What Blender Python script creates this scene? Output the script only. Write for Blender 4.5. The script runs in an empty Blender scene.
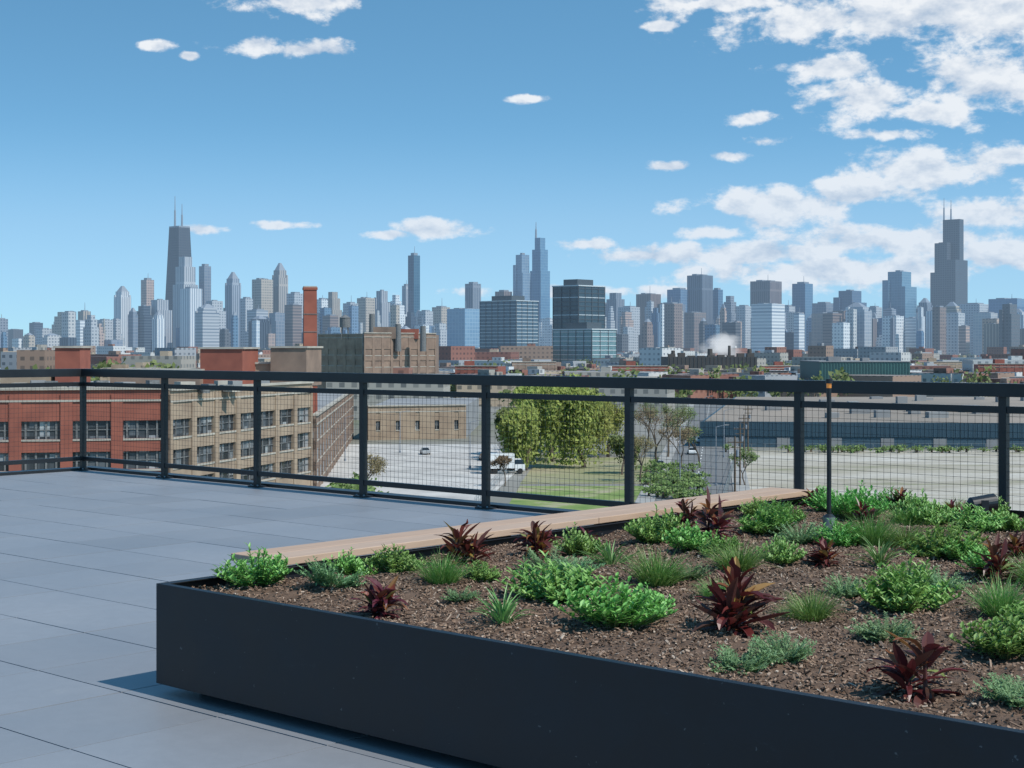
import bpy, math, random, bmesh
from mathutils import Vector, Matrix, noise
R=random.Random(11)
F=1550.0; H=1.35; HOR=348.0; GZ=-22.0
SC=bpy.context.scene
def brg(px,d): return ((px-512)/F*d, d)          # bearing (as tangent) + distance -> world x,y
def hgt(py,d): return H+(HOR-py)/F*d             # elevation tangent + distance -> world z
TH=math.radians(-42.08)
ML=Matrix.Translation((-4.69,17.15,0))@Matrix.Rotation(TH,4,'Z')

class MB:
    def __init__(s): s.v=[];s.f=[];s.m=[]
    def quadbox(s,pts,z0,z1,m=0,pts2=None):
        n=len(pts);b=len(s.v);pts2=pts2 or pts
        s.v+=[(p[0],p[1],z0) for p in pts]+[(p[0],p[1],z1) for p in pts2]
        for i in range(n):
            j=(i+1)%n; s.f.append((b+i,b+j,b+n+j,b+n+i)); s.m.append(m)
        s.f.append(tuple(b+n+i for i in range(n))); s.m.append(m)
        s.f.append(tuple(b+i for i in reversed(range(n)))); s.m.append(m)
    def box(s,x0,x1,y0,y1,z0,z1,m=0): s.quadbox([(x0,y0),(x1,y0),(x1,y1),(x0,y1)],z0,z1,m)
    def rbox(s,cx,cy,sx,sy,z0,z1,rot=0,m=0,top=1.0):
        c,si=math.cos(rot),math.sin(rot)
        def Q(k): return [(cx+(x*c-y*si),cy+(x*si+y*c)) for x,y in((-sx/2*k,-sy/2*k),(sx/2*k,-sy/2*k),(sx/2*k,sy/2*k),(-sx/2*k,sy/2*k))]
        s.quadbox(Q(1),z0,z1,m,Q(top))
    def wall(s,p0,p1,o0,o1,z0,z1,n,m=0,a=0.0,b=1.0):
        d=(p1[0]-p0[0],p1[1]-p0[1])
        A=(p0[0]+d[0]*a,p0[1]+d[1]*a);B=(p0[0]+d[0]*b,p0[1]+d[1]*b)
        q=[(A[0]+n[0]*o1,A[1]+n[1]*o1),(B[0]+n[0]*o1,B[1]+n[1]*o1),(B[0]+n[0]*o0,B[1]+n[1]*o0),(A[0]+n[0]*o0,A[1]+n[1]*o0)]
        ar=sum(q[i][0]*q[(i+1)%4][1]-q[(i+1)%4][0]*q[i][1] for i in range(4))
        if ar<0:q.reverse()
        s.quadbox(q,z0,z1,m)
    def tube(s,p0,p1,r0,r1,n=8,m=0,cap=True):
        p0=Vector(p0);p1=Vector(p1);d=(p1-p0)
        if d.length<1e-6:return
        d.normalize();u=d.orthogonal().normalized();w=d.cross(u);b=len(s.v)
        for p,r in((p0,r0),(p1,r1)):
            for i in range(n):
                t=2*math.pi*i/n; q=p+(u*math.cos(t)+w*math.sin(t))*r; s.v.append(tuple(q))
        for i in range(n):
            j=(i+1)%n; s.f.append((b+i,b+j,b+n+j,b+n+i)); s.m.append(m)
        if cap:
            s.f.append(tuple(b+n+i for i in range(n)));s.m.append(m)
            s.f.append(tuple(b+i for i in reversed(range(n))));s.m.append(m)
    def mesh(s,name,mats,uv=False,smooth=False):
        me=bpy.data.meshes.new(name); me.from_pydata(s.v,[],s.f)
        for m in mats: me.materials.append(m)
        me.polygons.foreach_set('material_index',s.m)
        if smooth: me.polygons.foreach_set('use_smooth',[True]*len(s.f))
        if uv:
            l=me.uv_layers.new(name='UVMap'); me.update()
            for p in me.polygons:
                n=p.normal
                if abs(n.z)<.7:
                    t=Vector((-n.y,n.x,0)).normalized()
                    for li in p.loop_indices:
                        co=me.vertices[me.loops[li].vertex_index].co; l.data[li].uv=(co.dot(t)+1000,co.z)
                else:
                    for li in p.loop_indices:
                        co=me.vertices[me.loops[li].vertex_index].co; l.data[li].uv=(co.x,co.y)
        me.update(); return me
    def obj(s,name,mats,uv=False,mat=None,loc=None,smooth=False,parent=None):
        return mkobj(name,s.mesh(name,mats,uv,smooth),mat,loc,parent)
def mkobj(name,me,mat=None,loc=None,parent=None):
    o=bpy.data.objects.new(name,me); SC.collection.objects.link(o)
    if mat is not None:o.matrix_world=mat
    if loc is not None:o.location=loc
    if parent:o.parent=parent
    return o

def nt(name):
    m=bpy.data.materials.new(name);m.use_nodes=True;t=m.node_tree
    return m,t,t.nodes['Principled BSDF']
def N(t,ty,**k):
    n=t.nodes.new(ty)
    for a,b in k.items(): setattr(n,a,b)
    return n
def mth(t,op,a,b=None,c=None,clamp=False):
    n=N(t,'ShaderNodeMath',operation=op);n.use_clamp=clamp
    for i,x in enumerate((a,b,c)):
        if x is None:continue
        if isinstance(x,(int,float)):n.inputs[i].default_value=x
        else:t.links.new(x,n.inputs[i])
    return n.outputs[0]
def mixc(t,fac,a,b,blend='MIX'):
    n=N(t,'ShaderNodeMix',data_type='RGBA',blend_type=blend)
    for s,x in(('F',fac),('A',a),('B',b)):
        i={'F':0,'A':6,'B':7}[s]
        if isinstance(x,(int,float)):n.inputs[i].default_value=x
        elif isinstance(x,tuple):n.inputs[i].default_value=(*x[:3],1)
        else:t.links.new(x,n.inputs[i])
    return n.outputs[2]
def ramp(t,fac,stops,const=False):
    n=N(t,'ShaderNodeValToRGB');e=n.color_ramp.elements
    if const:n.color_ramp.interpolation='CONSTANT'
    while len(e)<len(stops):e.new(.5)
    for i,(p,c) in enumerate(stops):
        e[i].position=p;e[i].color=(*c,1) if len(c)==3 else c
    t.links.new(fac,n.inputs[0]);return n.outputs[0]
def noi(t,scale,detail=4,rough=.55,vec=None,dist=0):
    n=N(t,'ShaderNodeTexNoise');n.inputs['Scale'].default_value=scale;n.inputs['Detail'].default_value=detail
    n.inputs['Roughness'].default_value=rough;n.inputs['Distortion'].default_value=dist
    if vec is None:
        c=N(t,'ShaderNodeTexCoord');vec=c.outputs['Object']
    t.links.new(vec,n.inputs['Vector']);return n.outputs['Fac']
def pm(name,c1,c2=None,rough=.6,scale=3,metal=0,bump=0,bscale=20,rvar=0,spec=.5):
    m,t,p=nt(name);c2=c2 or tuple(x*.7 for x in c1)
    f=noi(t,scale,3);f=mth(t,'MULTIPLY_ADD',f,2.2,-.6,clamp=True)
    col=mixc(t,f,c1,c2)
    t.links.new(col,p.inputs['Base Color'])
    p.inputs['Roughness'].default_value=rough;p.inputs['Metallic'].default_value=metal
    p.inputs['Specular IOR Level'].default_value=spec
    if rvar:
        t.links.new(mth(t,'MULTIPLY_ADD',noi(t,scale*2.3,4),rvar*2,rough-rvar),p.inputs['Roughness'])
    if bump:
        b=N(t,'ShaderNodeBump');b.inputs['Strength'].default_value=bump;b.inputs['Distance'].default_value=.01
        t.links.new(noi(t,bscale,4),b.inputs['Height']);t.links.new(b.outputs[0],p.inputs['Normal'])
    return m
def leafmat(name,stops,rough=.45,trans=.3):
    m,t,p=nt(name);g=N(t,'ShaderNodeNewGeometry')
    col=ramp(t,g.outputs['Random Per Island'],stops)
    oi=N(t,'ShaderNodeObjectInfo');hs=N(t,'ShaderNodeHueSaturation')
    t.links.new(mth(t,'MULTIPLY_ADD',oi.outputs['Random'],.05,.475),hs.inputs['Hue']);t.links.new(mth(t,'MULTIPLY_ADD',oi.outputs['Random'],.4,.8),hs.inputs['Value'])
    t.links.new(col,hs.inputs['Color']);col=hs.outputs[0]
    t.links.new(col,p.inputs['Base Color']);p.inputs['Roughness'].default_value=rough
    tr=N(t,'ShaderNodeBsdfTranslucent');t.links.new(col,tr.inputs[0])
    mx=N(t,'ShaderNodeMixShader');mx.inputs[0].default_value=trans
    t.links.new(p.outputs[0],mx.inputs[1]);t.links.new(tr.outputs[0],mx.inputs[2])
    t.links.new(mx.outputs[0],t.nodes['Material Output'].inputs[0]);return m
def facade(name,bay,fl,wf,hf,glass,grough=.15,palette=None):
    m,t,p=nt(name)
    uv=N(t,'ShaderNodeUVMap');sx=N(t,'ShaderNodeSeparateXYZ');t.links.new(uv.outputs[0],sx.inputs[0])
    ub=mth(t,'DIVIDE',sx.outputs[0],bay);vb=mth(t,'DIVIDE',sx.outputs[1],fl)
    fu=mth(t,'FRACT',ub);fv=mth(t,'FRACT',vb)
    win=mth(t,'MULTIPLY',mth(t,'LESS_THAN',fu,wf),mth(t,'LESS_THAN',fv,hf))
    g=N(t,'ShaderNodeNewGeometry');ns=N(t,'ShaderNodeSeparateXYZ');t.links.new(g.outputs['Normal'],ns.inputs[0])
    side=mth(t,'LESS_THAN',mth(t,'ABSOLUTE',ns.outputs[2]),.5)
    win=mth(t,'MULTIPLY',win,side)
    cx=N(t,'ShaderNodeCombineXYZ');t.links.new(mth(t,'FLOOR',ub),cx.inputs[0]);t.links.new(mth(t,'FLOOR',vb),cx.inputs[1])
    wn=N(t,'ShaderNodeTexWhiteNoise');t.links.new(cx.outputs[0],wn.inputs[0])
    if palette: wallc=ramp(t,g.outputs['Random Per Island'],palette,True)
    else:
        oi=N(t,'ShaderNodeObjectInfo');wallc=oi.outputs['Color']
    big=noi(t,.02,2);wallc=mixc(t,mth(t,'MULTIPLY',big,.35),wallc,mixc(t,1.0,wallc,(.55,.58,.64),'MULTIPLY'))
    gl=mixc(t,1.0,wallc,glass,'MULTIPLY')
    gl=mixc(t,mth(t,'MULTIPLY',wn.outputs[0],.5),gl,wallc)
    wallc=mixc(t,mth(t,'MULTIPLY',mth(t,'SUBTRACT',1,side),.6),wallc,(.22,.22,.22))
    t.links.new(mixc(t,win,wallc,gl),p.inputs['Base Color'])
    t.links.new(mth(t,'MULTIPLY_ADD',win,grough-.75,.75),p.inputs['Roughness'])
    return m
M={}
M['punch']=facade('facade_punched',8,7.2,.55,.5,(.32,.38,.46))
M['ribbon']=facade('facade_ribbon',300,7,1.1,.5,(.35,.42,.52))
M['vert']=facade('facade_vertical',7,200,.5,.97,(.35,.42,.52))
M['glass']=facade('facade_glass',9,8,.85,.8,(.62,.74,.86),.10)
M['low']=facade('facade_lowrise',4,3.8,.45,.42,(.35,.38,.42),.3,palette=[(0,(.30,.20,.15)),(.15,(.38,.35,.31)),(.28,(.55,.54,.52)),(.40,(.26,.11,.08)),(.58,(.33,.34,.36)),(.68,(.62,.62,.62)),(.76,(.30,.14,.10)),(.88,(.42,.33,.24))])
M['black']=pm('black_powder_coat',(.010,.011,.014),(.016,.018,.022),rough=.38,scale=4,rvar=.06)
M['concrete']=pm('concrete',(.36,.35,.33),(.27,.26,.25),.85,.3)
M['roofgrey']=pm('roof_membrane',(.30,.30,.30),(.20,.20,.21),.9,.08)
M['antenna']=pm('antenna_steel',(.25,.28,.33),rough=.5)

# ---------------- world ----------------
SAZ=math.atan2(.787,-.576); SEL=math.radians(50)
w=bpy.data.worlds.new('World');SC.world=w;w.use_nodes=True;t=w.node_tree
bg=t.nodes['Background'];out=t.nodes['World Output']
tc=N(t,'ShaderNodeTexCoord');sp=N(t,'ShaderNodeSeparateXYZ');t.links.new(tc.outputs['Generated'],sp.inputs[0])
cb=N(t,'ShaderNodeCombineXYZ');t.links.new(sp.outputs[0],cb.inputs[0]);t.links.new(sp.outputs[1],cb.inputs[1])
t.links.new(mth(t,'MULTIPLY_ADD',mth(t,'MAXIMUM',sp.outputs[2],0),2.8,.04),cb.inputs[2])
vn=N(t,'ShaderNodeVectorMath',operation='NORMALIZE');t.links.new(cb.outputs[0],vn.inputs[0])
sky=N(t,'ShaderNodeTexSky',sky_type='NISHITA');sky.sun_disc=False;sky.sun_elevation=SEL;sky.sun_rotation=SAZ
sky.air_density=1.0;sky.dust_density=.5;sky.ozone_density=2.0
t.links.new(vn.outputs[0],sky.inputs[0])
skc=mixc(t,1.0,sky.outputs[0],(.60,1.26,1.30),'MULTIPLY')
t.links.new(skc,bg.inputs[0]);bg.inputs[1].default_value=.145
az=mth(t,'ARCTAN2',sp.outputs[0],sp.outputs[1]);el=mth(t,'ARCSINE',sp.outputs[2])
ae=N(t,'ShaderNodeCombineXYZ');t.links.new(az,ae.inputs[0]);t.links.new(el,ae.inputs[1])
CL=[(285,2,66,13),(155,45,16,5),(188,56,8,4),(255,46,34,10),(300,50,50,9),(530,99,26,5),(282,225,26,5),(432,228,52,10),(388,234,30,6),(205,230,26,6),
(590,244,38,7),(640,256,60,11),(712,232,34,8),(765,141,24,7),(750,118,28,8),(673,167,24,6),(735,157,26,7),(825,68,66,13),(872,98,62,24),(985,84,76,38),(930,112,54,14),
(893,134,42,8),(835,20,140,24),(960,14,105,34),(735,2,80,12),(1008,156,36,9),(780,205,84,24),(860,190,72,18),(925,170,88,26),(1000,213,72,22),(900,240,130,20),
(760,254,110,14),(860,270,180,18),(1000,254,95,22),(560,292,120,8),(1100,200,100,40),(1110,70,80,50),(662,26,18,5)]
acc=None
for cx,cy,rx,ry in CL:
    x=(cx-512)/F; a0=math.atan(x); e0=math.atan((HOR-cy)/F*math.cos(a0))
    s1=N(t,'ShaderNodeVectorMath',operation='MULTIPLY_ADD');t.links.new(ae.outputs[0],s1.inputs[0]);s1.inputs[1].default_value=(F/rx,F/ry,0);s1.inputs[2].default_value=(-a0*F/rx,-e0*F/ry,0)
    s3=N(t,'ShaderNodeVectorMath',operation='LENGTH');t.links.new(s1.outputs[0],s3.inputs[0])
    o=s3.outputs['Value'];acc=o if acc is None else mth(t,'MINIMUM',acc,o)
msk=mth(t,'SUBTRACT',1,mth(t,'MINIMUM',acc,2.0))
def cn(off,det=6):
    a=N(t,'ShaderNodeVectorMath',operation='MULTIPLY_ADD');t.links.new(ae.outputs[0],a.inputs[0]);a.inputs[1].default_value=(30,50,0);a.inputs[2].default_value=(3.1,off,.7)
    return noi(t,1.0,det,.6,a.outputs[0],.1)
n1=cn(0);n2=cn(.40,4)
d0=mth(t,'ADD',mth(t,'MULTIPLY',msk,1.5),mth(t,'MULTIPLY_ADD',n1,5.2,-2.62))
al=N(t,'ShaderNodeMapRange',interpolation_type='SMOOTHSTEP');t.links.new(d0,al.inputs[0]);al.inputs[1].default_value=-.15;al.inputs[2].default_value=.75
lit=mth(t,'ADD',mth(t,'MULTIPLY_ADD',mth(t,'SUBTRACT',n1,n2),3.6,.74),mth(t,'MULTIPLY_ADD',d0,-.12,.12),clamp=True)
cc=mixc(t,lit,(.50,.59,.72),(1,1,1))
bc=N(t,'ShaderNodeBackground');t.links.new(cc,bc.inputs[0]);bc.inputs[1].default_value=.98
hz=N(t,'ShaderNodeMapRange',interpolation_type='SMOOTHSTEP');t.links.new(el,hz.inputs[0]);hz.inputs[1].default_value=0;hz.inputs[2].default_value=.15;hz.inputs[3].default_value=.6;hz.inputs[4].default_value=0
bh=N(t,'ShaderNodeBackground');bh.inputs[0].default_value=(.50,.69,.88,1);bh.inputs[1].default_value=.98
m1=N(t,'ShaderNodeMixShader');t.links.new(hz.outputs[0],m1.inputs[0]);t.links.new(bg.outputs[0],m1.inputs[1]);t.links.new(bh.outputs[0],m1.inputs[2])
m2=N(t,'ShaderNodeMixShader');t.links.new(mth(t,'MULTIPLY',al.outputs[0],.95),m2.inputs[0]);t.links.new(m1.outputs[0],m2.inputs[1]);t.links.new(bc.outputs[0],m2.inputs[2])
t.links.new(m2.outputs[0],out.inputs[0])
sd=Vector((.807*math.cos(SEL),-.590*math.cos(SEL),math.sin(SEL))).normalized()
ld=bpy.data.lights.new('sun','SUN');ld.energy=4.3;ld.angle=math.radians(.5);ld.color=(1,.95,.87)
lo=bpy.data.objects.new('sun',ld);SC.collection.objects.link(lo);lo.rotation_euler=sd.to_track_quat('Z','Y').to_euler()
SC.view_settings.view_transform='Standard';SC.view_settings.look='None';SC.view_settings.exposure=0

cd=bpy.data.cameras.new('camera');co=bpy.data.objects.new('camera',cd);SC.collection.objects.link(co)
cd.sensor_width=36;cd.lens=36*F/1024;cd.shift_y=-36/1024;cd.clip_end=60000;cd.clip_start=.05
co.location=(0,0,H);co.rotation_euler=(math.pi/2,0,0);SC.camera=co

# homogeneous hazy air over the city; its emission stands in for scattered daylight
m=bpy.data.materials.new('hazy_air');m.use_nodes=True;t=m.node_tree;t.nodes.clear();o=t.nodes.new('ShaderNodeOutputMaterial')
va=t.nodes.new('ShaderNodeVolumeAbsorption');va.inputs['Color'].default_value=(0,0,0,1);SIG=.62e-4;va.inputs['Density'].default_value=SIG
ve=t.nodes.new('ShaderNodeEmission');ve.inputs[0].default_value=(.42,.61,.84,1);ve.inputs[1].default_value=SIG*.95
ad=t.nodes.new('ShaderNodeAddShader');t.links.new(va.outputs[0],ad.inputs[0]);t.links.new(ve.outputs[0],ad.inputs[1]);t.links.new(ad.outputs[0],o.inputs['Volume'])
b=MB();b.box(-7000,7000,480,8000,GZ-5,650);b.obj('hazy_air',[m])

# ---------------- ground ----------------
m,t,p=nt('ground_mix')
f=noi(t,.006,5);col=ramp(t,f,[(.35,(.10,.13,.06)),(.5,(.22,.21,.19)),(.62,(.30,.29,.27))])
f2=noi(t,.08,6);col=mixc(t,mth(t,'MULTIPLY',f2,.6),col,(.16,.15,.12));t.links.new(col,p.inputs['Base Color']);p.inputs['Roughness'].default_value=.95
b=MB();b.v=[(-40000,-3000,GZ),(40000,-3000,GZ),(40000,55000,GZ),(-40000,55000,GZ)];b.f=[(0,1,2,3)];b.m=[0];b.obj('ground',[m])
def sheet(name,pts,lift,mat):
    b=MB();n=len(pts);b.v=[(*brg(px,d),GZ+lift) for px,d in pts];b.f=[tuple(range(n))];b.m=[0]
    me=b.mesh(name,[mat])
    if me.polygons[0].normal.z<0: me.flip_normals()
    return mkobj(name,me)
gravel,t,p=nt('gravel_dirt')
tcn=N(t,'ShaderNodeTexCoord');mp=N(t,'ShaderNodeMapping');mp.inputs['Scale'].default_value=(.5,1.6,1);mp.inputs['Rotation'].default_value=(0,0,.12);t.links.new(tcn.outputs['Object'],mp.inputs[0])
f=noi(t,.06,8,.72,mp.outputs[0],.5);col=ramp(t,f,[(.34,(.20,.20,.11)),(.44,(.36,.32,.25)),(.55,(.47,.43,.37)),(.68,(.58,.55,.50))])
f2=noi(t,.9,4,.7);col=mixc(t,mth(t,'MULTIPLY_ADD',f2,1.6,-.55,clamp=True),col,(.30,.27,.22));t.links.new(col,p.inputs['Base Color']);p.inputs['Roughness'].default_value=1
grass,t,p=nt('grass_lawn')
f=noi(t,.12,7,.7);t.links.new(ramp(t,f,[(.36,(.11,.19,.04)),(.5,(.19,.25,.07)),(.60,(.33,.30,.19))]),p.inputs['Base Color']);p.inputs['Roughness'].default_value=1
conc,t,p=nt('pale_concrete_paving')
f=noi(t,.09,8,.7);t.links.new(ramp(t,f,[(.35,(.30,.29,.275)),(.5,(.45,.43,.41)),(.65,(.55,.53,.50))]),p.inputs['Base Color']);p.inputs['Roughness'].default_value=.9
asph=pm('asphalt',(.13,.13,.135),(.19,.19,.185),.9,.1)
sheet('gravel_lot',[(712,215),(1200,215),(1200,352),(735,352)],.04,gravel)
sheet('lawn',[(500,212),(720,212),(668,262),(520,262)],.04,grass)
sheet('parking_lot',[(300,225),(470,215),(520,300),(500,375),(340,375)],.05,conc)
sheet('grass_verge',[(520,266),(660,266),(650,330),(540,330)],.06,pm('dry_grass',(.19,.21,.08),(.33,.29,.19),1,.1))
A=Vector(brg(690,200));B=Vector(brg(712,900));dr=(B-A).normalized();nr=Vector((dr.y,-dr.x));Lr=(B-A).length
def strip(b,o0,o1,z0,z1,s0=0,s1=None,m=0):
    s1=Lr if s1 is None else s1
    q=[A+dr*s0+nr*o0,A+dr*s0+nr*o1,A+dr*s1+nr*o1,A+dr*s1+nr*o0]
    b.quadbox([(v.x,v.y) for v in q],z0,z1,m)
b=MB();strip(b,-6,6,GZ-.2,GZ+.08);b.obj('road',[asph])
b=MB()
for o in(-6.3,6.0):strip(b,o,o+.3,GZ-.2,GZ+.2,m=0)
for o in(-8.8,6.3):strip(b,o,o+2.5,GZ-.2,GZ+.19,m=0)
b.obj('pavement',[M['concrete']])
b=MB();white=pm('road_paint',(.75,.75,.72),(.6,.6,.58),.8,1);s=0
while s<Lr-5:strip(b,-.1,.1,GZ,GZ+.1,s,s+3);s+=9
b.obj('road_markings',[white])
b=MB()
for i in range(16):
    X,Y=brg(350+i*9,330);b.rbox(X,Y,.12,5,GZ,GZ+.08,.2)
for i in range(14):
    X,Y=brg(360+i*9,262);b.rbox(X,Y,.12,5,GZ,GZ+.08,.2)
b.obj('parking_bay_markings',[white])
fz=pm('galvanised_fence',(.35,.36,.36),rough=.5,metal=.3)
def cfence(pts,h_=2.0):
    b=MB()
    for (a,c) in zip(pts,pts[1:]):
        p=Vector((*brg(*a),GZ));q=Vector((*brg(*c),GZ));n=max(1,int((q-p).length/3))
        for i in range(n+1):
            r_=p.lerp(q,i/n);b.tube(r_,r_+Vector((0,0,h_)),.045,.045,5,0)
        for z in(.1,h_*.5,h_):b.tube(p+Vector((0,0,z)),q+Vector((0,0,z)),.025,.025,4,0)
    b.obj('chain_link_fence',[fz])
cfence([(722,222),(738,345),(900,346),(1100,346)]);cfence([(475,222),(512,300),(498,372)]);cfence([(650,262),(520,262)],1.2)
# utility poles with crossarms and wires
wood=pm('pole_wood',(.14,.10,.07),rough=.9)
PP=[Vector((*brg(px,d),GZ)) for px,d in((735,225),(740,262),(744,300),(748,345))]
for k,p0 in enumerate(PP):
    b=MB();b.tube((0,0,0),(0,0,10.5),.17,.11,8,0);b.box(-1.1,1.1,-.06,.06,9.6,9.75,0);b.box(-.8,.8,-.05,.05,8.8,8.92,0);b.tube((.35,0,7.6),(.35,0,8.5),.22,.22,8,1)
    for q in(-1,-.5,.5,1):b.tube((q,0,9.75),(q,0,9.95),.04,.03,5,1)
    b.obj('utility_pole',[wood,M['antenna']],loc=p0)
b=MB()
for k in range(len(PP)-1):
    for q in(-1,-.5,.5,1):
        for s in range(8):
            def W(u):return PP[k].lerp(PP[k+1],u)+Vector((q,0,9.95-4*u*(1-u)*.8))
            b.tube(W(s/8),W((s+1)/8),.02,.02,3,0,False)
b.obj('overhead_wires',[M['black']])

# ---------------- own building + deck ----------------
b=MB();b.box(-.16,24,-16,.16,GZ,-.07);b.obj('rooftop_building',[M['concrete']],mat=ML)
b=MB();ts=.61
for i in range(0,40):
    for j in range(0,26):
        a0=i*ts;b0=-j*ts
        g=.0035;dz=R.uniform(-.0008,.0008)
        b.box(a0+g,a0+ts-g,b0-ts+g,b0-g,-.03,dz)
m,t,p=nt('porcelain_paver');g=N(t,'ShaderNodeNewGeometry')
f=noi(t,.7,6,.6);f3=noi(t,14,5,.7)
col=mixc(t,mth(t,'MULTIPLY_ADD',f,1.8,-.4,clamp=True),(.205,.218,.245),(.262,.275,.302))
k=mth(t,'MULTIPLY_ADD',g.outputs['Random Per Island'],.16,.92);c3=N(t,'ShaderNodeCombineXYZ');[t.links.new(k,c3.inputs[i]) for i in range(3)]
col=mixc(t,1.0,col,c3.outputs[0],'MULTIPLY');col=mixc(t,mth(t,'MULTIPLY_ADD',f3,.7,-.18,clamp=True),col,(.178,.188,.208))
s2=noi(t,3.1,6,.75);col=mixc(t,mth(t,'MULTIPLY_ADD',s2,4,-2.5,clamp=True),col,(.30,.31,.32))
t.links.new(col,p.inputs['Base Color']);t.links.new(mth(t,'MULTIPLY_ADD',f,.3,.34),p.inputs['Roughness'])
bp=N(t,'ShaderNodeBump');bp.inputs['Strength'].default_value=.15;bp.inputs['Distance'].default_value=.003;t.links.new(noi(t,90,3),bp.inputs['Height']);t.links.new(bp.outputs[0],p.inputs['Normal'])
o=b.obj('rooftop_deck',[m],mat=ML)
b=MB();b.box(-.15,24,-16,.15,-.069,-.035);b.box(-.15,24,.003,.15,-.035,.03);b.box(-.15,-.003,-16,.003,-.035,.03);b.obj('deck_edge_trim',[M['black']],mat=ML)

# ---------------- railing ----------------
b=MB();sp_=1.52;LA=14*sp_
for k in range(0,15):
    x=k*sp_;b.box(x-.027,x+.027,-.09,-.036,0.0,1.04)
    b.box(x-.07,x+.07,-.125,-.005,.0,.014)
    for q in(-.05,.05):b.tube((x+q,-.10,.014),(x+q,-.10,.026),.008,.008,6,1)
for k in range(1,9):
    y=-.063-k*sp_;b.box(-.027,.027,y-.027,y+.027,0,1.04);b.box(-.07,.07,y-.06,y+.06,0,.014)
b.box(-.06,LA,-.12,-.007,1.037,1.122);b.box(-.0601,.055,-13,-.1205,1.037,1.1219)
for z0,z1 in((.93,.975),(.11,.155)):
    b.box(.028,LA,-.083,-.043,z0,z1);b.box(-.02,.02,-13,-.092,z0,z1)
wr=.0011
x=.05
while x<LA:
    if abs(x%sp_)>.03: b.box(x-wr,x+wr,-.065,-.0625,.155,.93)
    x+=.0507
z=.2
while z<.93:
    b.box(0.028,LA,-.0620,-.0595,z-wr,z+wr);b.box(-.0016,.0008,-13,-.092,z-wr,z+wr);z+=.0507
y=-.14
while y>-6: b.box(-.0045,-.002,y-wr,y+wr,.155,.93);y-=.0507
o=b.obj('rooftop_railing',[M['black'],M['antenna']],mat=ML)
bv=o.modifiers.new('bev','BEVEL');bv.width=.004;bv.segments=2;bv.limit_method='ANGLE';bv.use_clamp_overlap=True

# ---------------- planter ----------------
PA0,PA1,PB0,PB1,PT=9.88,17.0,-6.02,-1.15,.43
m,t,p=nt('black_steel_planter')
f=noi(t,3,8,.65);col=mixc(t,mth(t,'MULTIPLY_ADD',f,2.4,-1,clamp=True),(.004,.0055,.009),(.012,.015,.022))
tcn=N(t,'ShaderNodeTexCoord');mp=N(t,'ShaderNodeMapping');mp.inputs['Scale'].default_value=(2.0,2.0,7);mp.inputs['Rotation'].default_value=(.2,.5,0);t.links.new(tcn.outputs['Object'],mp.inputs[0])
s=noi(t,2.2,9,.85,mp.outputs[0],1.2);sc=mth(t,'MULTIPLY',mth(t,'MULTIPLY_ADD',s,9,-5.35,clamp=True),.42)
col=mixc(t,sc,col,(.05,.06,.075))
s2=noi(t,38,3,.6);col=mixc(t,mth(t,'MULTIPLY',mth(t,'GREATER_THAN',s2,.72),.6),col,(.13,.14,.15))
t.links.new(col,p.inputs['Base Color']);t.links.new(mth(t,'MULTIPLY_ADD',f,.45,.25),p.inputs['Roughness'])
bp=N(t,'ShaderNodeBump');bp.inputs['Strength'].default_value=.3;bp.inputs['Distance'].default_value=.015;t.links.new(noi(t,2.2,2),bp.inputs['Height']);t.links.new(bp.outputs[0],p.inputs['Normal'])
b=MB();th=.006
b.box(PA0,PA1,PB0,PB0+th,.04,PT);b.box(PA0,PA1,PB1-th,PB1,.04,PT);b.box(PA0,PA0+th,PB0+th,PB1-th,.04,PT)
b.box(PA0+.001,PA1,PB0+th,PB0+.035,PT-.006,PT-.001);b.box(PA0+th,PA0+.035,PB0+.035,PB1-th,PT-.006,PT-.001)
b.box(PA0+th,PA1,PB0+th,PB1-th,.045,.06)
b.box(PA0+.12,PA1,PB0+.12,PB1-.1,0.001,.045)
pl=b.obj('planter_box',[m],mat=ML)
bv=pl.modifiers.new('bev','BEVEL');bv.width=.0015;bv.segments=2
m,t,p=nt('pale_timber');tcn=N(t,'ShaderNodeTexCoord');mp=N(t,'ShaderNodeMapping');mp.inputs['Scale'].default_value=(28,1.5,10);t.links.new(tcn.outputs['Object'],mp.inputs[0])
f=noi(t,1.5,8,.65,mp.outputs[0],.6);g=N(t,'ShaderNodeNewGeometry')
col=mixc(t,mth(t,'MULTIPLY_ADD',f,2,-.5,clamp=True),(.54,.36,.25),(.37,.235,.155));col=mixc(t,mth(t,'MULTIPLY',g.outputs['Random Per Island'],.35),col,(.50,.39,.31))
t.links.new(col,p.inputs['Base Color']);p.inputs['Roughness'].default_value=.6
b=MB()
for i in range(2):
    x0=PA0-.27+i*.15
    for (y0,y1) in((-5.45,-3.3),(-3.297,-1.2)):b.box(x0,x0+.1475,y0,y1,PT+.006,PT+.038)
bn=b.obj('timber_bench_top',[m],mat=ML);bv=bn.modifiers.new('bev','BEVEL');bv.width=.003;bv.segments=2
b=MB()
for y in(-5.1,-4,-3,-2,-1.4):
    b.box(PA0-.24,PA0-.19,y,y+.05,0,PT+.005);b.box(PA0-.25,PA0-.001,y,y+.05,PT-.045,PT+.0055)
b.obj('bench_bracket',[M['black']],mat=ML)
def soilz(a,bb):
    e=min(a-PA0,bb-PB0,PB1-bb,1)
    return .378+.035*noise.noise(Vector((a*1.3,bb*1.3,0)))+.016*noise.noise(Vector((a*9,bb*9,3)))+.025*min(1,e/.6)
b=MB();n1_,n2_=230,170
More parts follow.
